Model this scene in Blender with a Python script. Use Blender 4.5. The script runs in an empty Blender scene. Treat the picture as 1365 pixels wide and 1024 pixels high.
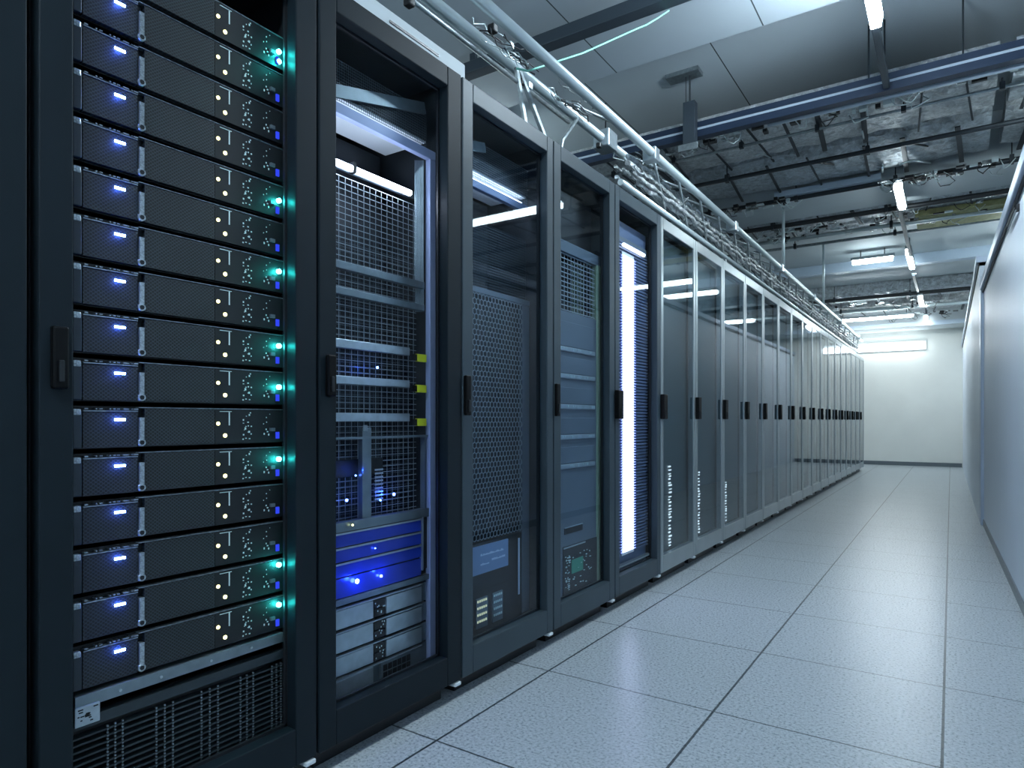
import bpy, math, random
from mathutils import Vector, Matrix
random.seed(7)
C = bpy.context.scene.collection
PI = math.pi
SC = bpy.context.scene

# ------------------------------------------------------------------ camera numbers (used to size things from measured sight lines)
F, U0, V0, CH = 873.0, 1268.0, 560.0, 0.90
YAW = math.atan((U0 - 682.5) / F)
c_, s_ = math.cos(YAW), math.sin(YAW)
def Yu(u, X):                     # where a sight line meets the upright plane X
    return (F * X / (c_ * (u - U0)) + X * s_) / c_
def Zv(u, v, X):
    return CH - (v - V0) / (u - U0) * X / c_

# ------------------------------------------------------------------ node helpers / materials
def new_mat(name):
    m = bpy.data.materials.new(name); m.use_nodes = True
    nt = m.node_tree; nt.nodes.clear()
    out = nt.nodes.new('ShaderNodeOutputMaterial')
    return m, nt, out
def N(nt, t, **kw):
    n = nt.nodes.new(t)
    for k, v in kw.items():
        if k in n.inputs: n.inputs[k].default_value = v
        else: setattr(n, k, v)
    return n
def L(nt, a, ao, b, bi): nt.links.new(a.outputs[ao], b.inputs[bi])
def M_(nt, op, a, b=None, c=None):
    n = nt.nodes.new('ShaderNodeMath'); n.operation = op
    for i, x in enumerate((a, b, c)):
        if x is None: continue
        if isinstance(x, (int, float)): n.inputs[i].default_value = x
        else: nt.links.new(x, n.inputs[i])
    return n.outputs[0]
def col(c): return (c[0], c[1], c[2], 1)

def mat(name, color, rough=.5, metal=0.0, noise=0.0, nscale=20, bump=0.0, bscale=60, spec=.5, coat=0.0):
    m, nt, out = new_mat(name)
    p = N(nt, 'ShaderNodeBsdfPrincipled'); L(nt, p, 0, out, 0)
    p.inputs['Base Color'].default_value = col(color)
    p.inputs['Roughness'].default_value = rough
    p.inputs['Metallic'].default_value = metal
    p.inputs['Specular IOR Level'].default_value = spec
    if coat: p.inputs['Coat Weight'].default_value = coat; p.inputs['Coat Roughness'].default_value = .1
    tc = N(nt, 'ShaderNodeTexCoord')
    if noise:
        n = N(nt, 'ShaderNodeTexNoise', Scale=nscale, Detail=4.0); L(nt, tc, 'Object', n, 'Vector')
        r = N(nt, 'ShaderNodeValToRGB'); L(nt, n, 'Fac', r, 0)
        r.color_ramp.elements[0].position = .3; r.color_ramp.elements[1].position = .7
        r.color_ramp.elements[0].color = col([x * (1 - noise) for x in color])
        r.color_ramp.elements[1].color = col([min(1, x * (1 + noise)) for x in color])
        L(nt, r, 0, p, 'Base Color')
    if bump:
        n = N(nt, 'ShaderNodeTexNoise', Scale=bscale, Detail=3.0); L(nt, tc, 'Object', n, 'Vector')
        b = N(nt, 'ShaderNodeBump', Strength=bump, Distance=.01); L(nt, n, 'Fac', b, 'Height'); L(nt, b, 0, p, 'Normal')
    return m
def emit(name, color, strength):
    m, nt, out = new_mat(name)
    e = N(nt, 'ShaderNodeEmission', Strength=strength); e.inputs['Color'].default_value = col(color)
    L(nt, e, 0, out, 0); return m
def glass(name, tint, ior=1.3, rough=.02, fmax=1.0):
    m, nt, out = new_mat(name)
    t = N(nt, 'ShaderNodeBsdfTransparent'); t.inputs[0].default_value = col(tint)
    g = N(nt, 'ShaderNodeBsdfGlossy', Roughness=rough); g.inputs[0].default_value = (.95, .98, 1, 1)
    f = N(nt, 'ShaderNodeFresnel', IOR=ior)
    geo = N(nt, 'ShaderNodeNewGeometry')          # the far face of the pane adds no second mirror
    fac = M_(nt, 'MULTIPLY', f.outputs[0], M_(nt, 'SUBTRACT', 1.0, geo.outputs['Backfacing']))
    mx = N(nt, 'ShaderNodeMixShader'); nt.links.new(fac, mx.inputs[0]); L(nt, t, 0, mx, 1); L(nt, g, 0, mx, 2)
    L(nt, mx, 0, out, 0); return m
def perforated(name, plate, hole, py, pz, r, rough=.45, metal=.4):
    """plate with staggered round holes punched along local Y / Z"""
    m, nt, out = new_mat(name)
    p = N(nt, 'ShaderNodeBsdfPrincipled', Roughness=rough, Metallic=metal); L(nt, p, 0, out, 0)
    tc = N(nt, 'ShaderNodeTexCoord'); sp = N(nt, 'ShaderNodeSeparateXYZ'); L(nt, tc, 'Object', sp, 0)
    def lattice(oy, oz):
        a = M_(nt, 'SUBTRACT', M_(nt, 'FRACT', M_(nt, 'ADD', M_(nt, 'DIVIDE', sp.outputs[1], py), 50 + oy)), .5)
        b = M_(nt, 'SUBTRACT', M_(nt, 'FRACT', M_(nt, 'ADD', M_(nt, 'DIVIDE', sp.outputs[2], pz), 50 + oz)), .5)
        a = M_(nt, 'MULTIPLY', a, py); b = M_(nt, 'MULTIPLY', b, pz)
        return M_(nt, 'SQRT', M_(nt, 'ADD', M_(nt, 'MULTIPLY', a, a), M_(nt, 'MULTIPLY', b, b)))
    d = M_(nt, 'MINIMUM', lattice(0, 0), lattice(.5, .5))
    h = M_(nt, 'LESS_THAN', d, r)
    mx = N(nt, 'ShaderNodeMix', data_type='RGBA'); nt.links.new(h, mx.inputs[0])
    mx.inputs[6].default_value = col(plate); mx.inputs[7].default_value = col(hole)
    nt.links.new(mx.outputs[2], p.inputs['Base Color'])
    b = N(nt, 'ShaderNodeBump', Strength=.5, Distance=.002, invert=True); nt.links.new(h, b.inputs['Height']); L(nt, b, 0, p, 'Normal')
    return m
def foil(name, color, rough=.42, scale=9, strength=.9):
    m, nt, out = new_mat(name)
    p = N(nt, 'ShaderNodeBsdfPrincipled', Roughness=rough, Metallic=.55); L(nt, p, 0, out, 0)
    tc = N(nt, 'ShaderNodeTexCoord')
    v = N(nt, 'ShaderNodeTexVoronoi', Scale=scale * 1.7); L(nt, tc, 'Object', v, 'Vector')
    n = N(nt, 'ShaderNodeTexNoise', Scale=scale * 2.2, Detail=6.0, Roughness=.7, Distortion=1.2); L(nt, tc, 'Object', n, 'Vector')
    a = M_(nt, 'ADD', v.outputs['Distance'], n.outputs['Fac'])
    b = N(nt, 'ShaderNodeBump', Strength=strength, Distance=.03); nt.links.new(a, b.inputs['Height']); L(nt, b, 0, p, 'Normal')
    r = N(nt, 'ShaderNodeValToRGB'); L(nt, n, 'Fac', r, 0)
    r.color_ramp.elements[0].position = .35; r.color_ramp.elements[1].position = .7
    r.color_ramp.elements[0].color = col([x * .45 for x in color]); r.color_ramp.elements[1].color = col(color)
    L(nt, r, 0, p, 'Base Color')
    return m
def jointed(name, base, pitch, offset, width, line, axis=0, rough=.6, noise=.05):
    """painted panels with dark joints across one axis"""
    m, nt, out = new_mat(name)
    p = N(nt, 'ShaderNodeBsdfPrincipled', Roughness=rough); L(nt, p, 0, out, 0)
    tc = N(nt, 'ShaderNodeTexCoord'); sp = N(nt, 'ShaderNodeSeparateXYZ'); L(nt, tc, 'Object', sp, 0)
    q = M_(nt, 'SUBTRACT', M_(nt, 'FRACT', M_(nt, 'ADD', M_(nt, 'DIVIDE', M_(nt, 'SUBTRACT', sp.outputs[axis], offset), pitch), 100.5)), .5)
    q = M_(nt, 'LESS_THAN', M_(nt, 'ABSOLUTE', q), width / pitch / 2)
    n = N(nt, 'ShaderNodeTexNoise', Scale=3.0, Detail=3.0); L(nt, tc, 'Object', n, 'Vector')
    r = N(nt, 'ShaderNodeValToRGB'); L(nt, n, 'Fac', r, 0)
    r.color_ramp.elements[0].color = col([x * (1 - noise) for x in base]); r.color_ramp.elements[1].color = col([x * (1 + noise) for x in base])
    mx = N(nt, 'ShaderNodeMix', data_type='RGBA'); nt.links.new(q, mx.inputs[0]); L(nt, r, 0, mx, 6); mx.inputs[7].default_value = col(line)
    nt.links.new(mx.outputs[2], p.inputs['Base Color'])
    return m
def floor_mat():
    m, nt, out = new_mat('raised_floor_tile')
    p = N(nt, 'ShaderNodeBsdfPrincipled'); L(nt, p, 0, out, 0)
    tc = N(nt, 'ShaderNodeTexCoord'); sp = N(nt, 'ShaderNodeSeparateXYZ'); L(nt, tc, 'Object', sp, 0)
    def line(o, pitch, off, w):
        q = M_(nt, 'SUBTRACT', M_(nt, 'FRACT', M_(nt, 'ADD', M_(nt, 'DIVIDE', M_(nt, 'SUBTRACT', o, off), pitch), 100.5)), .5)
        return M_(nt, 'LESS_THAN', M_(nt, 'ABSOLUTE', q), w / pitch / 2)
    g = M_(nt, 'MAXIMUM', line(sp.outputs[0], .59, -.02, .0075), line(sp.outputs[1], .617, 2.025, .006))
    n = N(nt, 'ShaderNodeTexNoise', Scale=110.0, Detail=3.0, Roughness=.7); L(nt, tc, 'Object', n, 'Vector')
    r = N(nt, 'ShaderNodeValToRGB'); L(nt, n, 'Fac', r, 0)
    e = r.color_ramp.elements; e[0].position = .36; e[1].position = .62
    e[0].color = (.30, .345, .375, 1); e[1].color = (.52, .57, .60, 1)
    n2 = N(nt, 'ShaderNodeTexNoise', Scale=.9, Detail=2.0); L(nt, tc, 'Object', n2, 'Vector')
    hs = N(nt, 'ShaderNodeHueSaturation'); L(nt, r, 0, hs, 'Color')
    nt.links.new(M_(nt, 'ADD', M_(nt, 'MULTIPLY', n2.outputs['Fac'], .12), .94), hs.inputs['Value'])
    mx = N(nt, 'ShaderNodeMix', data_type='RGBA'); nt.links.new(g, mx.inputs[0]); L(nt, hs, 0, mx, 6); mx.inputs[7].default_value = (.035, .05, .06, 1)
    nt.links.new(mx.outputs[2], p.inputs['Base Color'])
    nt.links.new(M_(nt, 'ADD', M_(nt, 'MULTIPLY', n.outputs['Fac'], .18), .20), p.inputs['Roughness'])
    b = N(nt, 'ShaderNodeBump', Strength=.12, Distance=.002); L(nt, n, 'Fac', b, 'Height'); L(nt, b, 0, p, 'Normal')
    return m

LAMP = 1.0
MT = dict(
    frame=mat('charcoal_painted_steel', (.0085, .0145, .019), .5, .0, .06, 8, .02, 300, spec=.14),
    mid_frame=mat('slate_painted_steel', (.042, .062, .076), .42, .1, .05, 8, .02, 300, spec=.28),
    silver_frame=mat('grey_painted_steel', (.34, .39, .41), .28, .6, .05, 8),
    body=mat('dark_cabinet_sheet', (.022, .028, .034), .5, .2),
    black=mat('black_plastic', (.008, .009, .011), .35),
    handle=mat('black_handle_plastic', (.003, .0035, .004), .45, spec=.15),
    bezel=perforated('punched_server_bezel', (.020, .031, .038), (.001, .002, .0025), .0090, .0072, .0024, .5, 0.0),
    bezelside=mat('dark_bezel_ear', (.022, .033, .040), .45, .2),
    chassis=mat('server_chassis', (.005, .008, .010), .5, .1),
    lip=mat('pressed_steel_lip', (.30, .36, .40), .35, .8, .5, 90),
    badge=mat('satin_badge', (.42, .48, .50), .3, .8, .45, 260),
    silver=mat('brushed_silver', (.46, .53, .57), .32, .75, .12, 30),
    silverdark=mat('dull_steel', (.20, .25, .28), .38, .7, .15, 20),
    bluesteel=mat('blue_grey_panel', (.14, .175, .21), .42, .3, .05, 5),
    wire=mat('galvanised_wire', (.34, .40, .43), .4, .6),
    wiredark=mat('dark_wire', (.11, .14, .16), .45, .5),
    yellow=mat('yellow_tag', (.70, .72, .03), .45),
    white=mat('white_sheet', (.72, .77, .80), .45, .0),
    bluedrawer=mat('blue_drawer_front', (.02, .05, .42), .25, .3),
    screen=mat('grey_blue_display', (.17, .26, .42), .3),
    greenpcb=mat('green_board', (.03, .30, .18), .4),
    greenpost=mat('pale_green_post', (.30, .40, .26), .4, .2),
    blue_led=emit('blue_light', (.10, .22, 1.0), 22),
    bluewhite_led=emit('blue_white_light', (.22, .38, 1.0), 30),
    yellow_led=emit('yellow_light', (1.0, .95, .42), 3.2),
    cyan_led=emit('cyan_light', (.08, 1.0, .95), 26),
    dimgreen_led=emit('green_dim_light', (.25, .65, .40), .35),
    dimblue_led=emit('blue_dim_light', (.03, .06, .8), .9),
    mark=mat('printed_white_mark', (.65, .80, .78), .5),
    tube=emit('cabinet_tube', (.74, .82, 1.0), 32),
    bar=emit('violet_white_light_bar', (.66, .70, 1.0), 3.6),
    bar_halo=emit('violet_halo', (.25, .32, 1.0), 2.5),
    panelgrey=mat('grey_blanking_panel', (.15, .175, .18), .45, .2),
    inner=mat('painted_lit_frame', (.34, .40, .60), .4, .2),  # pale lavender stands in for lamp light on the bar's front face
    louvre=mat('blue_grey_louvre', (.13, .18, .30), .4, .3),
    dash=emit('white_dash_reflection', (.85, .93, 1.0), 1.6),
    lamp=emit('batten_diffuser', (.76, .90, 1.0), 115), lampfar=emit('far_batten_diffuser', (.82, .95, 1.0), 50), lampend=emit('end_batten_diffuser', (.85, .95, 1.0), 48), lampwall=emit('wall_tube_diffuser', (.90, .97, 1.0), 9),
    lampcross=emit('cross_batten_diffuser', (.78, .94, 1.0), 24),
    wall_end=mat('off_white_wall_paint', (.80, .82, .78), .6, 0, .03, 2, .03, 120),
    wall_right=mat('pale_blue_partition', (.74, .82, .92), .42, 0, .02, 2),
    wall_plain=mat('grey_room_wall', (.42, .47, .50), .7),
    rail=mat('pale_blue_rail', (.50, .60, .74), .35, .2),
    gasket=mat('black_gasket', (.01, .012, .015), .5),
    base=mat('grey_baseboard', (.13, .16, .18), .4),
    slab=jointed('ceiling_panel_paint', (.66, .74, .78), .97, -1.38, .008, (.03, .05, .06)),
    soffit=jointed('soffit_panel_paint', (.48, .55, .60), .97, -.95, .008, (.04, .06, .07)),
    beam=mat('grey_beam_paint', (.60, .67, .70), .6, 0, .05, 2),
    strut=mat('blue_black_strut', (.026, .045, .085), .4, .3),
    strutdark=mat('slate_strut', (.06, .08, .10), .4, .3),
    strutlight=mat('pale_tray_strip', (.55, .66, .78), .4, .2),
    foil=foil('crinkled_foil', (.92, .97, 1.0), .36),
    foildark=foil('dull_foil', (.72, .80, .86), .4, 7, .8),
    foilbright=foil('bright_cable_foil', (.80, .88, .90), .25, 14, 1.0),
    strap=mat('dark_strap', (.035, .045, .055), .5, .3),
    chrome=mat('aluminium_tube', (.70, .80, .82), .30, .55),
    chromed=mat('dull_aluminium', (.34, .39, .41), .4, .8, .2, 40),
    ochre=mat('yellow_insulation', (.42, .42, .20), .6, 0, .2, 20),
    cable=mat('dark_cable', (.03, .035, .04), .5),
    green_cable=mat('pale_green_cable', (.35, .95, .75), .4),
    near_glass=glass('clear_door_glass', (.93, .96, .98), 1.16),
    mid_glass=glass('grey_door_glass', (.86, .92, .97), 1.42),
    dark_glass=glass('smoked_door_glass', (.70, .78, .82), 1.75, .03),
    floor=floor_mat(),
)

# ------------------------------------------------------------------ mesh builder
class MB:
    def __init__(s): s.v = []; s.f = []
    def box(s, x0, x1, y0, y1, z0, z1):
        b = len(s.v)
        for x in (x0, x1):
            for y in (y0, y1):
                for z in (z0, z1): s.v.append((x, y, z))
        for q in ((0, 1, 3, 2), (4, 6, 7, 5), (0, 4, 5, 1), (2, 3, 7, 6), (0, 2, 6, 4), (1, 5, 7, 3)):
            s.f.append(tuple(b + i for i in q))
        return s
    def prism(s, pts, d):        # pts: planar loop, d: extrusion vector
        b = len(s.v); n = len(pts); d = Vector(d)
        for p in pts: s.v.append(tuple(p))
        for p in pts: s.v.append(tuple(Vector(p) + d))
        s.f.append(tuple(range(b + n - 1, b - 1, -1))); s.f.append(tuple(range(b + n, b + 2 * n)))
        for i in range(n):
            j = (i + 1) % n; s.f.append((b + i, b + j, b + n + j, b + n + i))
        return s
    def bar(s, a, b, w, h):       # square bar between two points
        a, b = Vector(a), Vector(b); d = (b - a).normalized()
        up = Vector((0, 0, 1)) if abs(d.z) < .95 else Vector((1, 0, 0))
        r = d.cross(up).normalized(); u = r.cross(d).normalized()
        pts = [a + r * w / 2 + u * h / 2, a - r * w / 2 + u * h / 2, a - r * w / 2 - u * h / 2, a + r * w / 2 - u * h / 2]
        return s.prism(pts, b - a)
    def tube(s, pts, r, n=10):
        pts = [Vector(p) for p in pts]; b0 = len(s.v); m = len(pts)
        for i, p in enumerate(pts):
            d = (pts[min(i + 1, m - 1)] - pts[max(i - 1, 0)]).normalized()
            up = Vector((0, 0, 1)) if abs(d.z) < .95 else Vector((1, 0, 0))
            e1 = d.cross(up).normalized(); e2 = e1.cross(d).normalized()
            rr = r[i] if isinstance(r, (list, tuple)) else r
            for k in range(n):
                a = 2 * PI * k / n; s.v.append(tuple(p + e1 * math.cos(a) * rr + e2 * math.sin(a) * rr))
        for i in range(m - 1):
            for k in range(n):
                k2 = (k + 1) % n
                s.f.append((b0 + i * n + k, b0 + i * n + k2, b0 + (i + 1) * n + k2, b0 + (i + 1) * n + k))
        s.f.append(tuple(b0 + k for k in range(n - 1, -1, -1))); s.f.append(tuple(b0 + (m - 1) * n + k for k in range(n)))
        return s
    def build(s, name, material, parent=None, smooth=False, bevel=0):
        me = bpy.data.meshes.new(name); org = wl(parent)
        me.from_pydata([(x - org[0], y - org[1], z - org[2]) for x, y, z in s.v], [], s.f); me.update()
        me.materials.append(MT[material] if isinstance(material, str) else material)
        if smooth:
            for p in me.polygons: p.use_smooth = len(p.vertices) == 4
        o = bpy.data.objects.new(name, me); C.objects.link(o)
        if parent: o.parent = parent
        if bevel:
            b = o.modifiers.new('bevel', 'BEVEL'); b.width = bevel; b.segments = 2; b.limit_method = 'ANGLE'
        return o
def wl(o):
    p = Vector((0, 0, 0))
    while o is not None:
        p += o.location; o = o.parent
    return p
def B(*a): return MB().box(*a)
def tag(o, label, cat, group=None):
    o['label'] = label; o['category'] = cat
    if group: o['group'] = group
    return o
def thing(name, label, cat, loc, group=None):
    o = bpy.data.objects.new(name, None); o.empty_display_size = .1; C.objects.link(o); o.location = loc
    return tag(o, label, cat, group)
def single(name, mb, material, label, cat, loc, group=None, smooth=False, bevel=0):
    """a thing that is one mesh, with its origin at loc"""
    org = Vector(loc); mb.v = [tuple(Vector(v) - org) for v in mb.v]
    o = mb.build(name, material, None, smooth, bevel); o.location = org
    return tag(o, label, cat, group)
def struct(name, mb, material, parent=None, bevel=0):
    o = mb.build(name, material, parent, bevel=bevel)
    if parent is None: o['kind'] = 'structure'
    return o
ORD = ['', 'first', 'second', 'third', 'fourth', 'fifth', 'sixth', 'seventh', 'eighth', 'ninth', 'tenth', 'eleventh', 'twelfth', 'thirteenth',
       'fourteenth', 'fifteenth', 'sixteenth', 'seventeenth', 'eighteenth', 'nineteenth', 'twentieth', 'twenty-first', 'twenty-second', 'twenty-third']

# ------------------------------------------------------------------ the room
XL, XR, YB, YE, ZC = -4.2, 3.6, -4.0, 15.1, 3.5
struct('floor', B(XL, XR, YB, YE, -.06, 0), 'floor')
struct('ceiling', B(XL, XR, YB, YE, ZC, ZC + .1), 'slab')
struct('wall_end', B(XL, XR, YE, YE + .12, 0, ZC), 'wall_end')
struct('wall_left', B(XL - .1, XL, YB, YE, 0, ZC), 'wall_plain')
struct('wall_back', B(XL, XR, YB - .1, YB, 0, ZC), 'wall_plain')
struct('wall_far_right', B(XR, XR + .1, YB, YE, 0, ZC), 'wall_plain')
struct('baseboard_end', B(XL, .17, YE - .015, YE, 0, .075), 'base')

def wall_run(x0, y0, x1, y1, z0, z1, off, thick):
    """box that follows the slightly skewed partition; off = how far it stands out to the aisle"""
    m = MB(); m.prism([(x0 - off, y0, z0), (x1 - off, y1, z0), (x1 - off + thick, y1, z0), (x0 - off + thick, y0, z0)], (0, 0, z1 - z0)); return m
NX = lambda y: .345 - .0167 * y
FX = lambda y: .232 - .0033 * y
struct('wall_right', wall_run(NX(YB), YB, NX(6.86), 6.86, 0, 1.99, 0, .10), 'wall_right')
struct('wall_right', wall_run(FX(7.15), 7.15, FX(YE), YE, 0, 2.30, 0, .10), 'wall_right')
struct('trim_1', wall_run(NX(YB), YB, NX(6.86), 6.86, 2.005, 2.075, .03, .16), 'rail', bevel=.006)          # top rail of the near partition
struct('trim_2', wall_run(NX(YB), YB, NX(6.86), 6.86, 1.985, 2.007, .012, .12), 'gasket')
struct('trim_3', wall_run(FX(7.15), 7.15, FX(YE), YE, 2.30, 2.36, .025, .15), 'rail', bevel=.006)
struct('trim_4', wall_run(FX(7.15), 7.15, FX(YE), YE, 2.27, 2.30, .010, .12), 'gasket')
struct('trim_5', B(NX(6.86) - .022, NX(6.86) + .10, 6.86, 7.15, .0, 2.13), 'rail', bevel=.008)                   # post between the two runs
struct('baseboard_right', wall_run(NX(YB), YB, NX(6.86), 6.86, 0, .055, .006, .006), 'base')
ht = thing('door_stay', 'small black hinged stay arm fixed high on the pale partition', 'stay', (NX(4.4), 4.4, 1.93))
B(NX(4.05) - .012, NX(4.05), 4.03, 4.07, 1.925, 1.955).build('mounting_plate', 'black', ht)
MB().bar((NX(4.05) - .016, 4.05, 1.945), (NX(4.4) - .016, 4.50, 1.965), .008, .010).build('arm', 'black', ht)
MB().bar((NX(4.05) - .014, 4.05, 1.930), (NX(4.4) - .014, 4.46, 1.935), .005, .005).build('arm', 'chromed', ht)
# ------------------------------------------------------------------ dropped soffits and beams
def beam(n, y0, y1, z0, m='beam', x0=XL, x1=XR): return struct(n, B(x0, x1, y0, y1, z0, ZC), m, bevel=.01)
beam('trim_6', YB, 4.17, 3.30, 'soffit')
beam('trim_7', 6.82, 7.55, 3.06)
beam('trim_8', 8.95, 10.9, 3.26)
beam('trim_9', 11.05, 12.25, 3.16)
beam('trim_10', 14.25, YE, 2.66)
B(XL, XR, 10.9, 11.05, 3.12, 3.26).build('trim_11', 'strutlight')['kind'] = 'structure'

# crosswise struts hung below the ceiling
def cross_strut(y, z, x0, x1, label, mats=('strut', 'strutlight', 'strut'), hs=(.040, .020, .052)):
    t = thing('hanging_strut', label, 'strut', ((x0 + x1) / 2, y, z))
    z0 = z; names = ('lower_channel', 'tray_strip', 'upper_channel')
    for nm, mt_, h in zip(names, mats, (hs[2], hs[1], hs[0])):
        d = .035 if nm != 'tray_strip' else .028
        B(x0, x1, y - d, y + d, z0 + .0005, z0 + h).build(nm, mt_, t); z0 += h
    return t, z0
t, zt = cross_strut(4.88, 3.02, -3.4, 3.3, 'long blue-black double channel strut with pale strip, crossing above the aisle')
for k, (xx, yy) in enumerate([(-2.35, 4.88), (-.45, 4.88), (-.36, 4.88), (.06, 4.88), (1.2, 4.88), (2.4, 4.88)]):
    MB().tube([(xx, yy, zt - .002), (xx, yy, ZC)], .006, 6).build('suspension_rod', 'strap', t)
t = thing('ceiling_pipe', 'pale pipe running just behind the long double strut', 'pipe', (1, 4.965, 3.03))
MB().tube([(-1.1, 4.965, 3.035), (3.3, 4.965, 3.015)], .016, 10).build('pipe_run', 'strutlight', t, True)
for xx in (-.2, .9, 2.1): B(xx - .012, xx + .012, 4.915, 4.985, 3.035, 3.06).build('clamp', 'strap', t)
t = thing('hanging_strut', 'slate-coloured deep strut nearest the camera, running under the flat soffit', 'strut', (-.5, 3.42, 3.18))
B(-4.1, 3.3, 3.38, 3.47, 3.16, 3.235).build('channel', 'strutdark', t, bevel=.004)
for xx in (-2.6, -.9, 1.0): B(xx - .02, xx + .02, 3.41, 3.44, 3.235, 3.30).build('bracket', 'strutdark', t)

# hanger box on the strut
XH = -1.62
hb = thing('hanger_bracket', 'dark upright hanger block on the double strut above the cable truss', 'bracket', (XH, 4.80, 2.95))
B(XH - .045, XH + .045, 4.77, 4.84, 2.93, 3.27).build('block', 'strutdark', hb, bevel=.004)
B(XH - .075, XH + .075, 4.755, 4.77, 2.90, 2.95).build('base_plate', 'chromed', hb, bevel=.003)
MB().tube([(XH, 4.80, 3.27), (XH, 4.80, 3.5)], .006, 6).tube([(XH - .03, 4.80, 3.27), (XH - .03, 4.80, 3.5)], .003, 6).build('suspension_rod', 'strap', hb)
B(XH - .17, XH + .08, 4.74, 4.86, 3.47, 3.5).build('ceiling_plate', 'chromed', hb)

# ------------------------------------------------------------------ foil ducts between the beams
def rib_duct(name, x0, x1, y0, y1, z0, z1, material, label, nstrap, group=None):
    t = thing(name, label, 'duct', ((x0 + x1) / 2, (y0 + y1) / 2, z0), group)
    m = MB(); n = max(6, int((x1 - x0) / .09)); rows = 8; rnd = random.Random(name + label)
    vs = []
    for i in range(n + 1):
        for j in range(rows + 1):
            x = x0 + (x1 - x0) * i / n; y = y0 + (y1 - y0) * j / rows
            vs.append((x, y, z0 + .05 * (abs(j / rows - .5) * 2) ** 3 + rnd.uniform(-.012, .012)))
    m.v = vs[:]; R = rows + 1
    for i in range(n):
        for j in range(rows): m.f.append((i * R + j, i * R + j + 1, (i + 1) * R + j + 1, (i + 1) * R + j))
    b = len(m.v)
    for v in vs: m.v.append((v[0], v[1], z1))
    for i in range(n):
        for j in (0, rows):
            q = (i * R + j, (i + 1) * R + j, b + (i + 1) * R + j, b + i * R + j); m.f.append(q if j == 0 else q[::-1])
    for i in (0, n):
        for j in range(rows):
            q = (i * R + j, b + i * R + j, b + i * R + j + 1, i * R + j + 1); m.f.append(q if i == 0 else q[::-1])
    for i in range(n):
        for j in range(rows): m.f.append((b + i * R + j, b + (i + 1) * R + j, b + (i + 1) * R + j + 1, b + i * R + j + 1))
    m.build('foil_wrap', material, t)
    for k in range(nstrap):
        x = x0 + (x1 - x0) * (k + .5) / nstrap + rnd.uniform(-.05, .05); w = rnd.choice((.012, .02, .035)); sk = rnd.uniform(-.08, .08)
        MB().bar((x, y0 - .01, z0 - .012), (x + sk, y1 + .01, z0 - .012), w, .012).build('strap', 'strap', t)
    return t
G = 'foil-wrapped ducts between the ceiling beams'
rib_duct('foil_duct', -2.9, .25, 5.0, 5.85, 3.11, 3.225, 'foil', 'crinkled silver foil duct with dark straps just behind the double strut, left half', 11, G)
rib_duct('foil_duct', -2.9, .25, 5.92, 6.72, 3.10, 3.28, 'foildark', 'dull grey foil duct with dark straps in front of the first deep beam, left half', 9, G)
rib_duct('foil_duct', .33, 3.3, 5.0, 5.85, 3.12, 3.225, 'foildark', 'dull foil duct just behind the double strut, right half', 9, G)
rib_duct('foil_duct', .33, 3.3, 5.92, 6.72, 3.12, 3.28, 'foil', 'crinkled foil duct in front of the first deep beam, right half', 9, G)
rib_duct('foil_duct', -3.2, 3.2, 7.75, 8.3, 3.12, 3.40, 'foildark', 'dull strapped foil duct right behind the first deep beam', 18, G)
rib_duct('foil_duct', -3.2, 3.2, 8.38, 8.85, 3.17, 3.42, 'foil', 'bright ribbed foil duct before the lit ceiling panels', 22, G)
rib_duct('foil_duct', -3.2, 3.2, 12.35, 13.0, 2.96, 3.30, 'foildark', 'strapped foil duct past the lit ceiling panels', 16, G)
rib_duct('foil_duct', -3.2, 3.2, 13.25, 14.1, 2.88, 3.20, 'foil', 'foil duct closest to the end wall', 16, G)

# pipes and conduits crosswise
def cross_pipe(y, z, r, m, label, x0=-3.3, x1=3.3, name='ceiling_pipe', cat='pipe', clamps=6, zt=ZC):
    t = thing(name, label, cat, ((x0 + x1) / 2, y, z))
    MB().tube([(x0, y, z), (x1, y, z)], r, 10).build('pipe_run', m, t, True)
    for k in range(clamps):
        x = x0 + (x1 - x0) * (k + .5) / clamps
        B(x - .015, x + .015, y - r - .006, y + r + .006, z - r - .006, z + r + .02).build('clamp', 'strap', t)
        MB().tube([(x, y, z + r + .018), (x, y, zt)], .005, 6).build('suspension_rod', 'strap', t)
    return t
cross_pipe(5.30, 3.06, .011, 'chromed', 'thin steel conduit under the strapped foil, closer to the double strut', clamps=12, zt=3.12)
cross_pipe(5.88, 3.03, .018, 'strap', 'dark conduit hung between the first two foil ducts')
cross_pipe(6.74, 3.03, .022, 'strap', 'black cable conduit hugging the front face of the first deep beam', clamps=8)
cross_pipe(7.66, 3.04, .025, 'cable', 'black pipe tucked behind the first deep beam')
cross_pipe(8.34, 3.05, .025, 'chrome', 'bright pipe between the ribbed foil ducts')
cross_pipe(8.92, 3.10, .018, 'chromed', 'thin pipe at the front edge of the lit ceiling panels')
cross_pipe(12.30, 2.93, .03, 'cable', 'black pipe under the second group of foil ducts')
cross_pipe(13.10, 2.84, .03, 'chrome', 'bright pipe between the two foil ducts nearest the end wall')
single('white_trunking', B(-1.42, -.52, 6.66, 6.80, 3.045, 3.10), 'strutlight', 'short pale blue trunking lying in front of the first deep beam', 'trunking', (-1, 6.73, 3.04), bevel=.004)
single('insulation_slab', B(-.32, .9, 8.15, 8.75, 3.06, 3.12), 'ochre', 'yellowish insulation slab under the ceiling, right of the lamps', 'insulation', (.3, 8.4, 3.06), bevel=.01)

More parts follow.
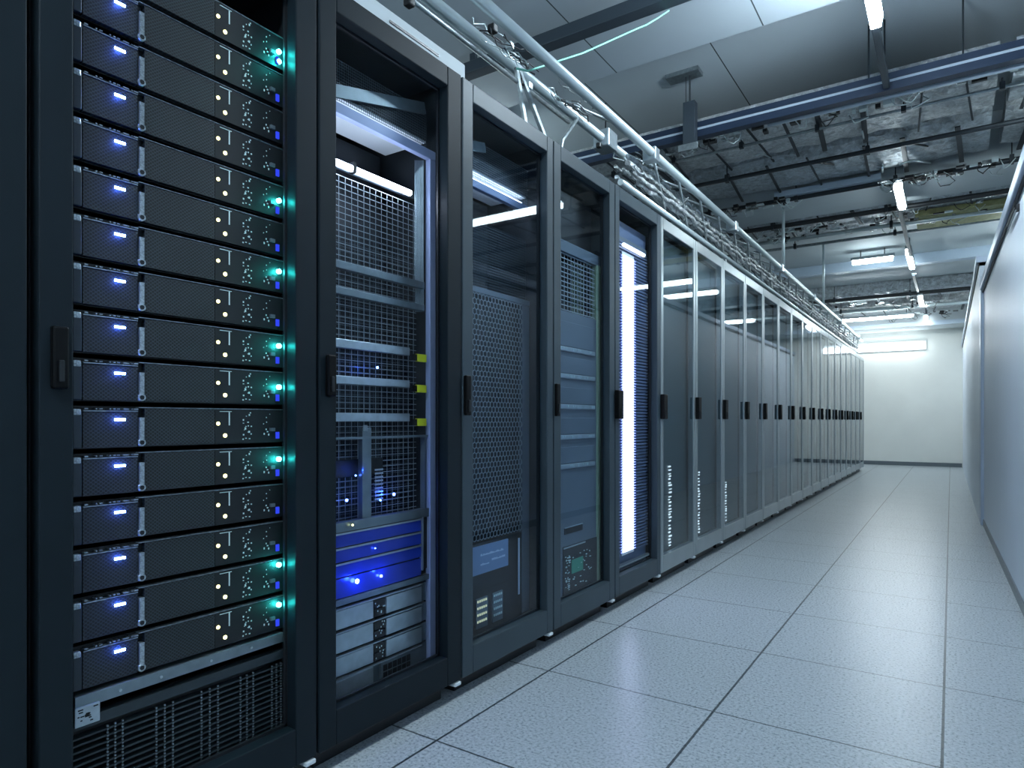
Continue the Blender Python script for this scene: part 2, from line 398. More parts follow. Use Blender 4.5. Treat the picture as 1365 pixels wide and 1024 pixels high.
rw = random.Random(19)
for k in range(16):
    x = rw.uniform(-2.0, 1.6); y = rw.choice((5.0, 5.45, 5.88, 6.3, 6.72)); tt = rw.uniform(-.25, .25)
    single('hanging_wire', MB().tube([(x, y, 3.02), (x + tt * .4, y + .1, 3.07), (x + tt, y + .35, 3.10)], rw.uniform(.004, .011), 6), rw.choice(('strap', 'cable', 'chrome')),
           'thin wire or strap crossing under the foil ducts behind the double strut', 'wire', (x, y, 3.02), 'wires under the foil ducts', True)
# small fittings fixed under the ducts
rnd = random.Random(3)
kinds = [('junction_box', 'black'), ('cable_clip', 'chrome'), ('connector_block', 'foilbright')]
def fittings(ylist, z, xs, n, where):
    t = thing('cable_fittings', 'clips and loose wire ends ' + where, 'fittings', (sum(xs) / 2, sum(ylist) / 2, z))
    for q in range(n):
        nm, mt_ = rnd.choice(kinds); x = rnd.uniform(*xs); y = rnd.uniform(*ylist); a, b, c = rnd.uniform(.01, .05), rnd.uniform(.01, .03), rnd.uniform(.01, .035)
        B(x - a, x + a, y - b, y + b, z, z + c).build(nm, mt_, t)
    for q in range(n // 3):
        x = rnd.uniform(*xs); y = rnd.uniform(*ylist)
        pts = [(x + .12 * k / 5 * rnd.uniform(.4, 1.4), y + rnd.uniform(-.02, .02), z - .07 * math.sin(PI * k / 5)) for k in range(6)]
        MB().tube(pts, .004, 5).build('loose_wire', rnd.choice(('chrome', 'cable', 'chrome')), t, True)
fittings((6.60, 6.80), 3.0, (-2.1, -1.3), 24, 'at the left end of the first deep beam')
fittings((5.0, 5.2), 3.06, (-1.9, .4), 30, 'right behind the double strut')
fittings((6.60, 6.80), 3.0, (-.55, .35), 36, 'at the front of the first deep beam above the lamps')
fittings((7.7, 8.3), 3.05, (-2.0, -.9), 34, 'behind the first deep beam over the cable truss')
fittings((7.7, 8.5), 3.05, (-.8, .3), 26, 'behind the first deep beam around the lamp rod')
fittings((12.3, 13.2), 2.85, (-2.0, -.2), 34, 'under the second group of foil ducts')
fittings((13.6, 14.2), 2.80, (-1.4, .1), 34, 'in front of the end wall header')

# ------------------------------------------------------------------ lamps
def batten(x, y0, y1, z, label, group='batten lamps hung in line above the aisle', dm='lamp', zt=None, hw=.036):
    t = thing('batten_lamp', label, 'lamp', (x, (y0 + y1) / 2, z), group)
    B(x - hw, x + hw, y0 - .02, y1 + .02, z + .06, z + .10).build('housing', 'silver_frame', t, bevel=.004)
    MB().prism([(x - .034, y0, z + .06), (x - .024, y0, z), (x + .024, y0, z), (x + .034, y0, z + .06)], (0, y1 - y0, 0)).build('diffuser', dm, t)
    if hw > .02:
        for q in (-1, 1): B(x + q * hw - .003, x + q * hw + .003, y0 - .02, y1 + .02, z + .012, z + .06).build('side_skirt', 'silver_frame', t)
    for yy in (y0 + .15, y1 - .1):
        MB().tube([(x, yy, z + .10), (x, yy, zt or ZC)], .012, 8).build('suspension_rod', 'strutdark', t)
    return t
batten(-.335, 2.75, 4.00, 3.00, 'glowing batten lamp nearest the camera, cut by the top of the photo', hw=.014)
batten(-.39, 6.70, 7.35, 2.93, 'glowing batten lamp second along the aisle, beneath the deep beam', dm='lampfar', zt=3.065)
batten(-.455, 9.75, 10.8, 3.02, 'glowing batten lamp third along the aisle, below the lit panels', dm='lampfar', zt=3.265)
batten(-.41, 12.3, 13.1, 2.82, 'small bright batten lamp fourth along the aisle', dm='lampend', zt=2.97)
batten(-.37, 13.55, 14.1, 2.65, 'smallest bright batten lamp, farthest from the camera', dm='lampend', zt=2.89)
batten(-.36, -1.6, .05, 3.00, 'batten lamp over the camera position', hw=.014)
for (x, ya_, yb_, z, lab) in ((-.345, 4.03, 4.84, 3.03, 'short dark rail linking the nearest batten lamp to the double strut'),
                              (-.425, 7.38, 9.72, 2.97, 'dark rail running between the second and third batten lamps'),
                              (-.44, 10.83, 12.27, 2.93, 'dark rail running between the third and fourth batten lamps')):
    r_ = thing('lamp_rail', lab, 'rail', (x, (ya_ + yb_) / 2, z), 'rails linking the batten lamps')
    B(x - .018, x + .018, ya_, yb_, z, z + .045).build('channel', 'strutdark', r_, bevel=.004)
    B(x - .026, x + .026, ya_ + .1, ya_ + .16, z + .045, z + .06).build('bracket', 'chromed', r_)
def cross_lamp(x0, x1, y, z, label, m='lampcross', h=.05, d=.10, zt=None):
    t = thing('cross_batten_lamp', label, 'lamp', ((x0 + x1) / 2, y, z))
    B(x0 - .02, x1 + .02, y - d / 2, y + d / 2, z + h, z + h + .04).build('housing', 'silver_frame', t, bevel=.004)
    B(x0, x1, y - d / 2 + .01, y + d / 2 - .01, z, z + h).build('diffuser', m, t)
    for xx in (x0 + .1, x1 - .1): MB().tube([(xx, y, z + h + .04), (xx, y, zt or ZC)], .006, 6).build('suspension_rod', 'strap', t)
cross_lamp(-1.15, -.66, 10.3, 3.08, 'crosswise batten lamp hung under the lit ceiling panels', zt=3.26)
cross_lamp(-1.75, -.55, 13.35, 2.70, 'long crosswise batten lamp before the end wall', 'lampend', h=.035, zt=2.89)
# lamps of the next aisle, beyond the partition; they show as reflections in the glass doors
for k, (xa, xb, y, z, zt) in enumerate([(.42, 1.75, 5.45, 2.93, 3.13), (.45, 1.5, 9.2, 2.86, 3.265), (.45, 1.5, 10.4, 2.9, 3.265), (.45, 1.2, 12.7, 2.74, 2.97)]):
    cross_lamp(xa, xb, y, z, 'crosswise batten lamp of the next aisle beyond the partition, %s from the camera' % ORD[k + 1], 'lampcross', zt=zt)
for k, (y, z, zt) in enumerate([(-1.5, 3.0, 3.305), (1.2, 3.05, 3.305), (4.5, 3.1, 3.505), (9.5, 3.0, 3.265), (11.6, 3.0, 3.165)]):  # unseen lamps added behind the row to brighten the ceiling
    cross_lamp(-4.0, -3.0, y, z, 'unseen crosswise batten lamp added behind the cabinet row, %s from the camera' % ORD[k + 1], zt=zt)
wlp = thing('wall_lamp', 'bright horizontal tube lamp mounted high on the end wall', 'lamp', (-1.0, YE - .06, 2.28))
B(-1.85, -.40, YE - .05, YE, 2.27, 2.45).build('housing', 'white', wlp, bevel=.006)
MB().tube([(-1.83, YE - .09, 2.34), (-.42, YE - .09, 2.34)], .050, 14).build('diffuser', 'lampwall', wlp, True)
struct('trim_12', B(XL, .2, 14.235, 14.25, 2.64, 2.72), 'strutlight')

# ------------------------------------------------------------------ rack cabinets
XF = -1.31; DEP = .95; YS = [.480, 1.086, 1.664, 2.250, 2.823, 3.406]
while len(YS) < 23: YS.append(YS[-1] + .585)
ZB, ZT, GB, GT = .065, 2.01, .155, 1.948
HOFF = {1: .034, 2: .035, 3: .020, 4: .018, 5: .018}
RACKLAB = {
 0: 'plain charcoal cabinet edge at the far left border of the photo',
 1: 'open charcoal rack cabinet nearest the camera holding a stack of blue-lit servers',
 2: 'charcoal rack cabinet with wire mesh, yellow tags and silver servers behind glass',
 3: 'charcoal rack cabinet with a tall honeycomb grille and a small grey-blue display',
 4: 'grey rack cabinet with drive bays and a green-tinted mesh block behind glass',
 5: 'grey rack cabinet lit by a tall violet-white light bar',
 6: 'smoked glass rack cabinet just right of the one with the tall light bar',
}
def add_body(t, y0, y1):
    m = MB(); xb = XF - DEP; a, b = y0 + .004, y1 - .004
    m.box(xb, XF - .04, a, a + .012, ZB, ZT - .015).box(xb, XF - .04, b - .012, b, ZB, ZT - .015)
    m.box(xb, XF - .04, a, b, ZT - .015, ZT - .003).box(xb, XF - .04, a, b, ZB, ZB + .03).box(xb - .01, xb, a, b, ZB, ZT - .003)
    m.build('cabinet_body', 'body', t)
    B(xb + .03, XF - .06, a + .03, b - .03, .0, ZB).build('plinth', 'black', t)
    B(XF - .03, XF + .004, b - .035, b - .005, ZB - .014, ZB - .003).build('hinge_tab', 'white', t, bevel=.002)
def add_door(t, i, y0, y1, fm, gm, ls=.055, rs=.060, gx=.030, handle=True):
    a, b = y0 + .004, y1 - .004
    m = MB(); xi = XF - .035
    m.box(xi, XF, a, a + ls, ZB, ZT).box(xi, XF, b - rs, b, ZB, ZT)
    m.box(xi, XF, a + ls, b - rs, ZB, GB).box(xi, XF, a + ls, b - rs, GT, ZT)
    d = m.build('door', fm, t, bevel=.003)
    g = MB(); q = .006
    g.box(XF - .042, XF - .035, a + ls - q, a + ls + q, GB - q, GT + q).box(XF - .042, XF - .035, b - rs - q, b - rs + q, GB - q, GT + q)
    g.box(XF - .042, XF - .035, a + ls, b - rs, GB - q, GB + q).box(XF - .042, XF - .035, a + ls, b - rs, GT - q, GT + q)
    g.build('gasket', 'gasket', d)
    if gm: B(XF - gx, XF - gx + .004, a + ls, b - rs, GB, GT).build('glass_pane', gm, d)
    if handle:
        hc = y0 + HOFF.get(i, .016); hz = (.955, 1.065) if i == 1 else ((.96, 1.065) if i == 2 else (.915, 1.045))
        hw, hp = (.0135, .014) if i < 5 else (.027, .024)
        if i >= 5: hz = (.905, 1.04)
        h = B(XF, XF + hp, hc - hw, hc + hw, *hz).build('handle', 'handle', d, bevel=.004)
        B(XF + hp, XF + hp + .004, hc - .005, hc + .004, hz[0] + .012, hz[0] + .05).build('key_cylinder', 'chassis', h, bevel=.0015)
    return d
RACKS = {}
for i in range(0, 23):
    if i == 0: y0, y1 = -.105, .472
    else: y0, y1 = YS[i - 1], (YS[i] if i < len(YS) else YS[i - 1] + .585)
    lab = RACKLAB.get(i) or 'smoked glass rack cabinet, %s in the row counting from the open blue-lit one' % ORD[i]
    if i == 22: lab = 'last smoked glass rack cabinet of the row, beside the end wall'
    t = thing('rack_cabinet', lab, 'cabinet', (XF - DEP / 2, (y0 + y1) / 2, 0), 'rack cabinets in one long row')
    RACKS[i] = (t, y0, y1)
    add_body(t, y0, y1)
    if i == 0: add_door(t, i, y0, y1, 'frame', 'mid_glass', handle=False)
    elif i == 1: add_door(t, i, y0, y1, 'frame', None, .055, .062)
    elif i in (2, 3): add_door(t, i, y0, y1, 'frame' if i == 2 else 'mid_frame', 'near_glass' if i == 2 else 'mid_glass', .055, .068 if i == 2 else .045)
    elif i == 4: add_door(t, i, y0, y1, 'mid_frame', 'mid_glass', .055, .055)
    elif i == 5: add_door(t, i, y0, y1, 'mid_frame', 'near_glass', .045, .05)
    else: add_door(t, i, y0, y1, 'silver_frame', 'dark_glass', .036, .036, .009)

# equipment panels inside the far, smoked cabinets
for i in range(6, 23):
    t, y0, y1 = RACKS[i]
    m = MB(); rr = random.Random(i)
    m.box(XF - .060, XF - .052, y0 + .02, y1 - .02, .12, 1.93)
    m.build('blank_panel', 'panelgrey', t)
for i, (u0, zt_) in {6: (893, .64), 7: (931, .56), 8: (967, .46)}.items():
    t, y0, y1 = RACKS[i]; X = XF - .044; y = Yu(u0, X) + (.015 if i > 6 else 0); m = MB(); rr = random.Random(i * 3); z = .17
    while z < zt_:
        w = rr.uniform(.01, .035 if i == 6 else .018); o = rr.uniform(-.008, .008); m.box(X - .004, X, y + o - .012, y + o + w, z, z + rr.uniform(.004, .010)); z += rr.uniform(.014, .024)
    m.build('reflection_dashes', 'dash', t)  # glowing dashes stand in for LED reflections on the doors

# ------------------------------------------------------------------ rack 1: stack of servers
XS = -1.36; Y1 = .557
def server_proto():
    W, H = .475, .086
    r = thing('rack_server', 'x', 'server', (XS, Y1, 0), 'mesh-fronted servers stacked in the nearest cabinet')
    def b(name, m, x0, x1, y0, y1, z0, z1, parent=None, bevel=0):
        p = parent or r
        return B(XS + x0, XS + x1, Y1 + y0, Y1 + y1, z0, z1).build(name, m, p, bevel=bevel)
    b('chassis', 'chassis', -.55, -.012, .006, .468, .002, .084)
    b('ear', 'bezelside', -.012, .002, 0, .016, .004, .074, bevel=.002)
    b('latch', 'badge', -.010, .003, .001, .014, .066, .078, bevel=.002)
    m = MB().box(XS - .012, XS, Y1 + .018, Y1 + .118, .004, .072).box(XS - .012, XS, Y1 + .132, Y1 + .284, .004, .080)
    bz = m.build('bezel', 'bezel', r)
    mm = MB(); mm.box(XS - .012, XS + .0015, Y1 + .018, Y1 + .118, .0735, .0755); mm.box(XS - .012, XS + .001, Y1 + .12, Y1 + .465, .0815, .0828)
    rr = random.Random(5)
    for q in range(16):
        y = rr.uniform(.02, .115); mm.box(XS - .012, XS + .001, Y1 + y, Y1 + y + rr.uniform(.002, .006), .0775, .0800)
    mm.build('lip', 'lip', r)
    b('status_light', 'bluewhite_led', 0, .0022, .074, .094, .0555, .0600, bz)
    bs = MB().box(XS - .012, XS + .003, Y1 + .1205, Y1 + .1300, .016, .062)
    bs = bs.build('badge_strip', 'badge', r)
    MB().tube([(XS - .01, Y1 + .1252, .0115), (XS + .0035, Y1 + .1252, .0115)], .0075, 14).build('round_button', 'badge', r, True)
    MB().tube([(XS - .01, Y1 + .1252, .0115), (XS + .0042, Y1 + .1252, .0115)], .0045, 12).build('button_centre', 'chassis', r, True)
    k = MB().box(XS - .012, XS, Y1 + .285, Y1 + .468, .004, .080); nf = len(k.f)
    for q in range(26):
        y, z = rr.choice((rr.uniform(.352, .375), rr.uniform(.352, .375), rr.uniform(.405, .425))), rr.uniform(.01, .075); w = rr.uniform(.0012, .0035)
        k.box(XS, XS + .0012, Y1 + y, Y1 + y + w, z, z + w * rr.uniform(.6, 1.6))
    k.box(XS, XS + .0012, Y1 + .318, Y1 + .3205, .045, .075)
    k.box(XS, XS + .0012, Y1 + .296, Y1 + .325, .0755, .0768)
    cp = k.build('control_panel', 'chassis', r); cp.data.materials.append(MT['mark'])
    for pf in cp.data.polygons:
        if pf.index >= nf: pf.material_index = 1
    MB().tube([(XS - .002, Y1 + .292, .049), (XS + .0015, Y1 + .292, .049)], .0042, 10).build('port_light', 'yellow_led', cp)
    MB().tube([(XS - .002, Y1 + .309, .022), (XS + .0015, Y1 + .309, .022)], .0046, 10).build('port_light', 'yellow_led', cp)
    b('cable_tab', 'dimblue_led', 0, .004, .442, .450, .012, .028)
    b('release_tab', 'silverdark', 0, .006, .425, .437, .030, .038)
    return r
def dup(root, loc, label):
    r = root.copy(); C.objects.link(r); r.location = loc; r['label'] = label
    for ch in list(root.children):
        cc = ch.copy(); C.objects.link(cc); cc.parent = r
        for g in ch.children:
            d = g.copy(); C.objects.link(d); d.parent = cc
    return r
sv = server_proto(); CY = {10: (.042, .018), 6: (.044,), 4: (.054,), 2: (.055,), 1: (.046,), -1: (.053,), -4: (.069,), -5: (.063,)}
order = list(range(-5, 11)); srv = {}
for n, k in enumerate(order):
    pos = {0: 'bottom', 15: 'topmost'}.get(n, ORD[n + 1] + ' from the bottom')
    if n == 0: lab = 'mesh-fronted blue-lit server at the bottom of the nearest stack, above the steel rail'
    elif n == 15: lab = 'topmost mesh-fronted server of the nearest stack, just under the door frame'
    else: lab = 'mesh-fronted server%s, %s in the nearest stack' % (' with a cyan lamp' if k in CY else '', pos)
    loc = (XS, Y1, .9 + .091 * k - .057)
    if n == 0: sv.location = loc; sv['label'] = lab; o = sv
    else: o = dup(sv, loc, lab)
    srv[k] = o
for k, zz in CY.items():
    for z in zz:
        bz0 = loc_z = srv[k].location.z
        MB().tube([(XS + .0, Y1 + .449, bz0 + z), (XS + .006, Y1 + .449, bz0 + z)], .0058, 12).build('cyan_lamp', 'cyan_led', srv[k])
def led_light(name, parent, x, y, z, color, power, r=.003):
    l = bpy.data.lights.new(name, 'POINT'); l.color = color; l.energy = power; l.shadow_soft_size = r
    o = bpy.data.objects.new(name, l); C.objects.link(o); o.location = Vector((x, y, z)) - wl(parent); o.parent = parent
for k, o in srv.items():
    z0 = o.location.z
    led_light('status_glow', o, XS + .0105, Y1 + .084, z0 + .058, (.04, .12, 1.0), .05)
    for z in CY.get(k, ()): led_light('cyan_glow', o, XS + .016, Y1 + .449, z0 + z, (.02, .9, .85), .11)
t1 = RACKS[1][0]
for yy, w in ((.548, .009), (1.033, .02)):
    m = MB().box(XS - .03, XS - .008, yy - w / 2 + .004, yy + w / 2, .10, 1.90); m.build('mounting_rail', 'chassis', t1)
sr = thing('slide_rail', 'bare steel slide rail beneath the lowest server of the nearest stack', 'rail', (XS, .79, .35))
m = MB(); m.box(XS - .02, XS + .004, .56, 1.018, .358, .380); m.box(XS - .05, XS + .004, .56, 1.018, .3785, .3815)
m.build('rail_strip', 'silverdark', sr, bevel=.001)
B(XS - .02, XS + .008, .558, .602, .325, .362).build('corner_bracket', 'silver', sr, bevel=.002)
m = MB(); rr = random.Random(11)
for q in range(14):
    y = rr.uniform(.562, .59); z = rr.uniform(.329, .356); m.box(XS + .008, XS + .0088, y, y + rr.uniform(.003, .009), z, z + .0022)
m.build('printed_marks', 'chassis', sr)
for yy in (.64, .72, .83, .93): MB().tube([(XS + .002, yy, .369), (XS + .006, yy, .369)], .003, 8).build('screw', 'silver', sr)
gu = thing('fan_grille', 'black slatted fan grille with dotted columns at the foot of the nearest cabinet', 'grille', (XS, .79, .10))
m = MB(); B(XS - .05, XS - .03, .555, 1.03, .12, .335).build('backing', 'black', gu)
m.box(XS - .02, XS + .002, .555, 1.03, .318, .338)
z = .125
while z < .31: m.prism([(XS - .018, .557, z), (XS, .557, z - .001), (XS, .557, z + .0022), (XS - .018, .557, z + .0035)], (0, .47, 0)); z += .0125
m.build('slats', 'bezelside', gu)
m = MB()
for (ua, ub) in ((143, 163), (208, 230), (268, 290), (320, 337), (362, 374)):
    ya, yb = Yu(ua, XS), Yu(ub, XS)
    for j in range(3):
        y = ya + (yb - ya) * j / 2; z = .125; q = 0
        while z < .31: m.box(XS - .001, XS + .003, y - .0014, y + .0014, z - .001, z + .0022); z += .0125 / 2; q += 1
m.build('stud_columns', 'silverdark', gu)

# ------------------------------------------------------------------ mesh helpers
def wire_grid(X, y0, y1, z0, z1, py, pz, w=.0013):
    m = MB(); y = y0
    while y < y1: m.box(X - .001, X, y, y + w, z0, z1); y += py
    z = z0
    while z < z1: m.box(X - .0004, X + .0008, y0, y1, z, z + w); z += pz
    return m
def hex_grid(X, y0, y1, z0, z1, a, w=.0016):
    m = MB(); dy = a * math.sqrt(3); dz = a * 1.5; r = 0; z = z0
    def seg(p, q):
        if all(y0 <= k[0] <= y1 and z0 <= k[1] <= z1 for k in (p, q)):
            d = Vector((q[0] - p[0], q[1] - p[1])); n = Vector((-d.y, d.x)).normalized() * w / 2
            m.prism([(X, p[0] + n.x, p[1] + n.y), (X, p[0] - n.x, p[1] - n.y), (X, q[0] - n.x, q[1] - n.y), (X, q[0] + n.x, q[1] + n.y)], (-.003, 0, 0))
    while z < z1 + a:
        y = y0 + (dy / 2 if r % 2 else 0)
        while y < y1 + dy:
            t_ = (y, z + a); l = (y - dy / 2, z + a / 2); ri = (y + dy / 2, z + a / 2); lb = (y - dy / 2, z - a / 2)
            seg(t_, l); seg(t_, ri); seg(l, lb); y += dy
        z += dz; r += 1
    return m

# ------------------------------------------------------------------ rack 2
t, y0, y1 = RACKS[2]; X = XF - .09
ya, yb = y0 + .045, y1 - .05
yr, yre = 1.612, 1.640
m = MB(); m.box(X - .02, X, ya, yre, 1.745, 1.775).box(X - .02, X, yr, yre, .12, 1.745).box(X - .02, X - .002, ya, ya + .012, .12, 1.745)
m.build('inner_frame', 'inner', t, bevel=.002)
B(X - .20, X - .02, ya, yr, 1.80, 1.806).build('reflector_sheet', 'white', t)
B(X - .23, X - .226, ya, yr, .10, 1.80).build('rear_screen', 'body', t)
tu = thing('cabinet_tube_lamp', 'bright tube lamp inside the cabinet with yellow tags', 'lamp', (X - .03, (ya + yr) / 2, 1.62), 'tube lamps inside cabinets')
yt0, ytm, yt1 = ya + .002, Yu(480, X), Yu(556, X)
MB().tube([(X - .03, yt0, 1.622), (X - .03, ytm - .006, 1.622)], .009, 10).build('tube', 'tube', tu, True)
MB().tube([(X - .03, ytm + .006, 1.622), (X - .03, yt1, 1.622)], .009, 10).build('tube', 'tube', tu, True)
B(X - .04, X - .02, ytm - .006, ytm + .006, 1.61, 1.64).build('tube_clip', 'black', tu)
B(X - .075, X - .065, ya, yr, 1.625, 1.650).build('lamp_batten', 'silverdark', tu)
wire_grid(X - .05, ya, yr - .012, .60, 1.60, .024, .0175, .0019).build('wire_mesh', 'wire', t)
wire_grid(X - .075, ya, yr - .012, .61, 1.45, .019, .0135, .0015).build('wire_mesh', 'wiredark', t)
wire_grid(X - .01, ya, y1 - .06, 1.785, 1.90, .008, .008, .0012).build('wire_mesh', 'wiredark', t)
MB().bar((X - .005, ya + .02, 1.785), (X - .005, y1 - .075, 1.90), .01, .035).build('diagonal_brace', 'silverdark', t)
for zc, h, mt_, nm in ((1.335, .022, 'silverdark', 'shelf_rail'), (1.262, .02, 'silverdark', 'shelf_rail'), (1.115, .024, 'silver', 'shelf_rail'), (1.013, .022, 'silver', 'shelf_rail'), (.908, .024, 'silver', 'shelf_rail')):
    e = Yu(551, X)
    B(X - .035, X - .015, ya, e if mt_ == 'silver' else yr - .01, zc - h / 2, zc + h / 2).build(nm, mt_, t, bevel=.001)
for zc in (1.098, 1.0, .893):
    B(X - .015, X - .004, Yu(558, X), Yu(570, X), zc - .012, zc + .012).build('yellow_tag', 'yellow', t, bevel=.001)
    B(X - .02, X - .006, Yu(552, X), Yu(558, X), zc - .01, zc + .01).build('tag_clip', 'black', t)
m = MB(); rr = random.Random(21); z = .2
while z < 1.7:
    m.box(X - .004, X + .0005, Yu(584, X) + rr.uniform(-.004, .004), Yu(586, X) + rr.uniform(0, .004), z, z + rr.uniform(.003, .01)); z += rr.uniform(.014, .03)
m.build('rail_marks', 'mark', t)
m = MB(); m.box(X - .03, X - .012, Yu(487, X), Yu(499, X), .60, .878); rr = random.Random(8)
m.build('cable_post', 'silverdark', t, bevel=.001)
m = MB().box(X - .022, X - .008, ya, yr, .845, .852).box(X - .03, X - .01, yr - .014, yr - .008, .6, .845).build('inner_hoop', 'silverdark', t)
m = MB()
for k in range(4): m.box(X - .012, X - .010, Yu(488, X) + k * .004, Yu(488, X) + k * .004 + .0022, .868, .885)
m.build('cable_ends', 'silver', t)
m = MB()
for k in range(6):
    xx = X - .02 - .004 * k; yy = Yu(570, X) - .003 * k
    m.tube([(xx, yy, 1.74), (xx + .003, yy - .004, 1.4), (xx, yy + .002, 1.25)], .0022, 5)
m.build('cable_bundle', 'silverdark', t)
def led(parent, u, v, X, r, m='blue_led', name='status_light'):
    y, z = Yu(u, X), Zv(u, v, X); return MB().tube([(X - .001, y, z), (X + .002, y, z)], r, 8).build(name, m, parent)
sw = thing('network_switch', 'small switch glowing blue behind mesh, under the yellow-tagged rails', 'switch', (X - .1, (ya + yr) / 2, .70))
B(X - .2, X - .046, ya, Yu(525, X), .735, .785).build('housing', 'chassis', sw)
led(sw, 503, 490, X - .02, .0035); 
for (u, v, q) in ((487, 627, .003), (462, 667, .004), (482, 667, .0025), (507, 667, .0025), (525, 659, .0045), (474, 634, .002)): led(sw, u, v, X - .03, q)
m = MB()
for q in range(9): m.box(X - .036, X - .034, ya + .01 + q * .011, ya + .016 + q * .011, .742, .756)
m.build('port_row', 'dimblue_led', sw)
m = MB()
for q in range(9): m.box(X - .034, X - .032, Yu(510, X), Yu(521, X), .66 + q * .011, .665 + q * .011)
m.build('vent_block', 'silver', sw)
# blue drawers
du = thing('storage_drawers', 'blue-lit bank of three flat drawers above the silver servers', 'drawer unit', (X, (ya + yr) / 2, .42))
B(X - .2, X - .014, ya, yr, .42, .585).build('housing', 'chassis', du)
B(X - .03, X - .004, ya, yr + .01, .588, .615).build('top_bar', 'silverdark', du, bevel=.001)
yd = Yu(563, X)
for q, (za, zb) in enumerate(((.547, .583), (.505, .541), (.463, .499))):
    d = B(X - .014, X - .005, ya, yd, za, zb).build('drawer', 'bluedrawer', du, bevel=.001)
    B(X - .006, X - .002, ya, yd, zb - .002, zb + .003).build('drawer_edge', 'silver', d)
B(X - .014, X - .006, ya, yd, .405, .459).build('lower_tray', 'bluedrawer', du)
B(X - .013, X - .001, yd + .002, yd + .007, .42, .59).build('side_edge', 'silver', du)
led(du, 476, 775, X + .003, .0065, 'bluewhite_led'); led(du, 508, 768, X + .001, .0035, 'bluewhite_led'); led(du, 500, 731, X, .0018); led(du, 470, 700, X + .004, .003, 'yellow_led')
B(X - .02, X - .004, ya, yr + .01, .385, .402).build('bottom_bar', 'silverdark', du, bevel=.001)
led_light('drawer_glow', du, X + .03, Yu(476, X), .445, (.03, .10, 1.0), .18, .004)
led_light('drawer_glow', du, X + .02, Yu(508, X), .45, (.03, .10, 1.0), .08, .003)
for (u, v, pw) in ((462, 667, .07), (525, 659, .09), (487, 627, .04), (503, 490, .05)): led_light('switch_glow', sw, X - .01, Yu(u, X), Zv(u, v, X), (.03, .10, 1.0), pw)
# silver servers
yc0, yc1 = Yu(499, X), Yu(514, X); sg = 'silver servers at the foot of the second cabinet'
slab = ['silver server at the very bottom of the second cabinet, with a black vent grid',
        'silver server second from the bottom, under the blue drawers', 'silver server third from the bottom, under the blue drawers',
        'topmost of the four silver servers, right below the blue drawers']
for q in range(4):
    za = .125 + q * .0645; zb = za + .058
    s = thing('silver_server', slab[q], 'server', (X, (ya + yr) / 2, za), sg)
    B(X - .5, X - .012, ya, yr - .006, za, zb).build('chassis', 'silverdark', s)
    B(X - .012, X - .002, ya + .004, yc0 - .001, za + .002, zb - .004).build('left_cover', 'silver', s, bevel=.002)
    if q == 0:
        B(X - .012, X - .002, yc0 + .03, yd, za + .002, zb - .004).build('right_cover', 'silverdark', s, bevel=.001)
        m = MB()
        for a in range(6):
            for b2 in range(2): m.box(X - .003, X - .0005, yc0 + .038 + a * .02, yc0 + .054 + a * .02, za + .006 + b2 * .022, za + .024 + b2 * .022)
        m.build('vent_grid', 'black', s)
    else:
        B(X - .012, X - .002, yc1 + .006, yd, za + .002, zb - .006).build('right_cover', 'silver', s, bevel=.002)
        m = MB().box(X - .012, X - .001, yc0, yc1, za + .004, za + .026).box(X - .012, X - .001, yc0, yc1, za + .030, za + .052); m.build('port_block', 'black', s)
        m = MB(); rr = random.Random(q)
        for a in range(8): yy = rr.uniform(yc0 + .003, yc1 - .004); zz = za + rr.uniform(.008, .048); m.box(X - .001, X, yy, yy + .003, zz, zz + .004)
        m.build('port_marks', 'mark', s)
    B(X - .012, X, ya, yd, zb - .002, zb + .001).build('front_edge', 'silver', s)
    MB().tube([(X - .006, ya + .006, za + .012), (X + .006, ya + .008, za + .014), (X + .006, ya + .008, zb - .016), (X - .006, ya + .006, zb - .012)], .002, 6).build('pull_handle', 'silver', s, True)

# ------------------------------------------------------------------ rack 3
t, y0, y1 = RACKS[3]; X = XF - .09; ya, yb = y0 + .05, y1 - .035
yp = Yu(697, X)
m = MB(); m.box(X - .02, X, ya, yb, 1.725, 1.752); m.build('inner_frame', 'inner', t, bevel=.002)
B(X - .19, X - .02, ya, yb, 1.79, 1.796).build('reflector_sheet', 'white', t)
B(X - .215, X - .21, ya, yb, .10, 1.79).build('rear_screen', 'body', t)
tu = thing('cabinet_tube_lamp', 'tube lamp tucked behind the header of the honeycomb-grille cabinet', 'lamp', (X - .04, (ya + yb) / 2, 1.73), 'tube lamps inside cabinets')
MB().tube([(X - .032, ya + .02, 1.765), (X - .032, yb - .02, 1.765)], .007, 10).build('tube', emit('hidden_cabinet_tube', (.74, .82, 1.0), 12), tu, True)
wire_grid(X - .02, ya, yb, 1.38, 1.62, .010, .010, .0013).build('wire_mesh', 'wiredark', t)
wire_grid(X - .01, ya, yb, 1.76, 1.90, .008, .008, .0013).build('wire_mesh', 'wiredark', t)
MB().bar((X - .004, ya, 1.835), (X - .004, ya + .2, 1.885), .01, .035).build('diagonal_brace', 'silverdark', t)
B(X - .02, X, ya, yb, 1.355, 1.375).build('divider_bar', 'bluesteel', t, bevel=.001)
hex_grid(X, ya, yp - .002, .462, 1.353, .0122, .0022).build('honeycomb_grille', 'wire', t)
B(X - .07, X - .065, ya, yb, .46, 1.355).build('grille_backing', 'black', t)
B(X - .02, X - .002, yp, yb, .14, 1.353).build('side_panel', 'bluesteel', t, bevel=.001)
B(X - .03, X - .004, ya, yp - .003, .12, .459).build('lower_panel', 'chassis', t, bevel=.001)
B(X - .002, X, Yu(691, X), Yu(693, X), .22, .44).build('edge_strip', 'strutlight', t)
ds = thing('display_panel', 'small grey-blue display under the honeycomb grille', 'display', (X, Yu(655, X), .35))
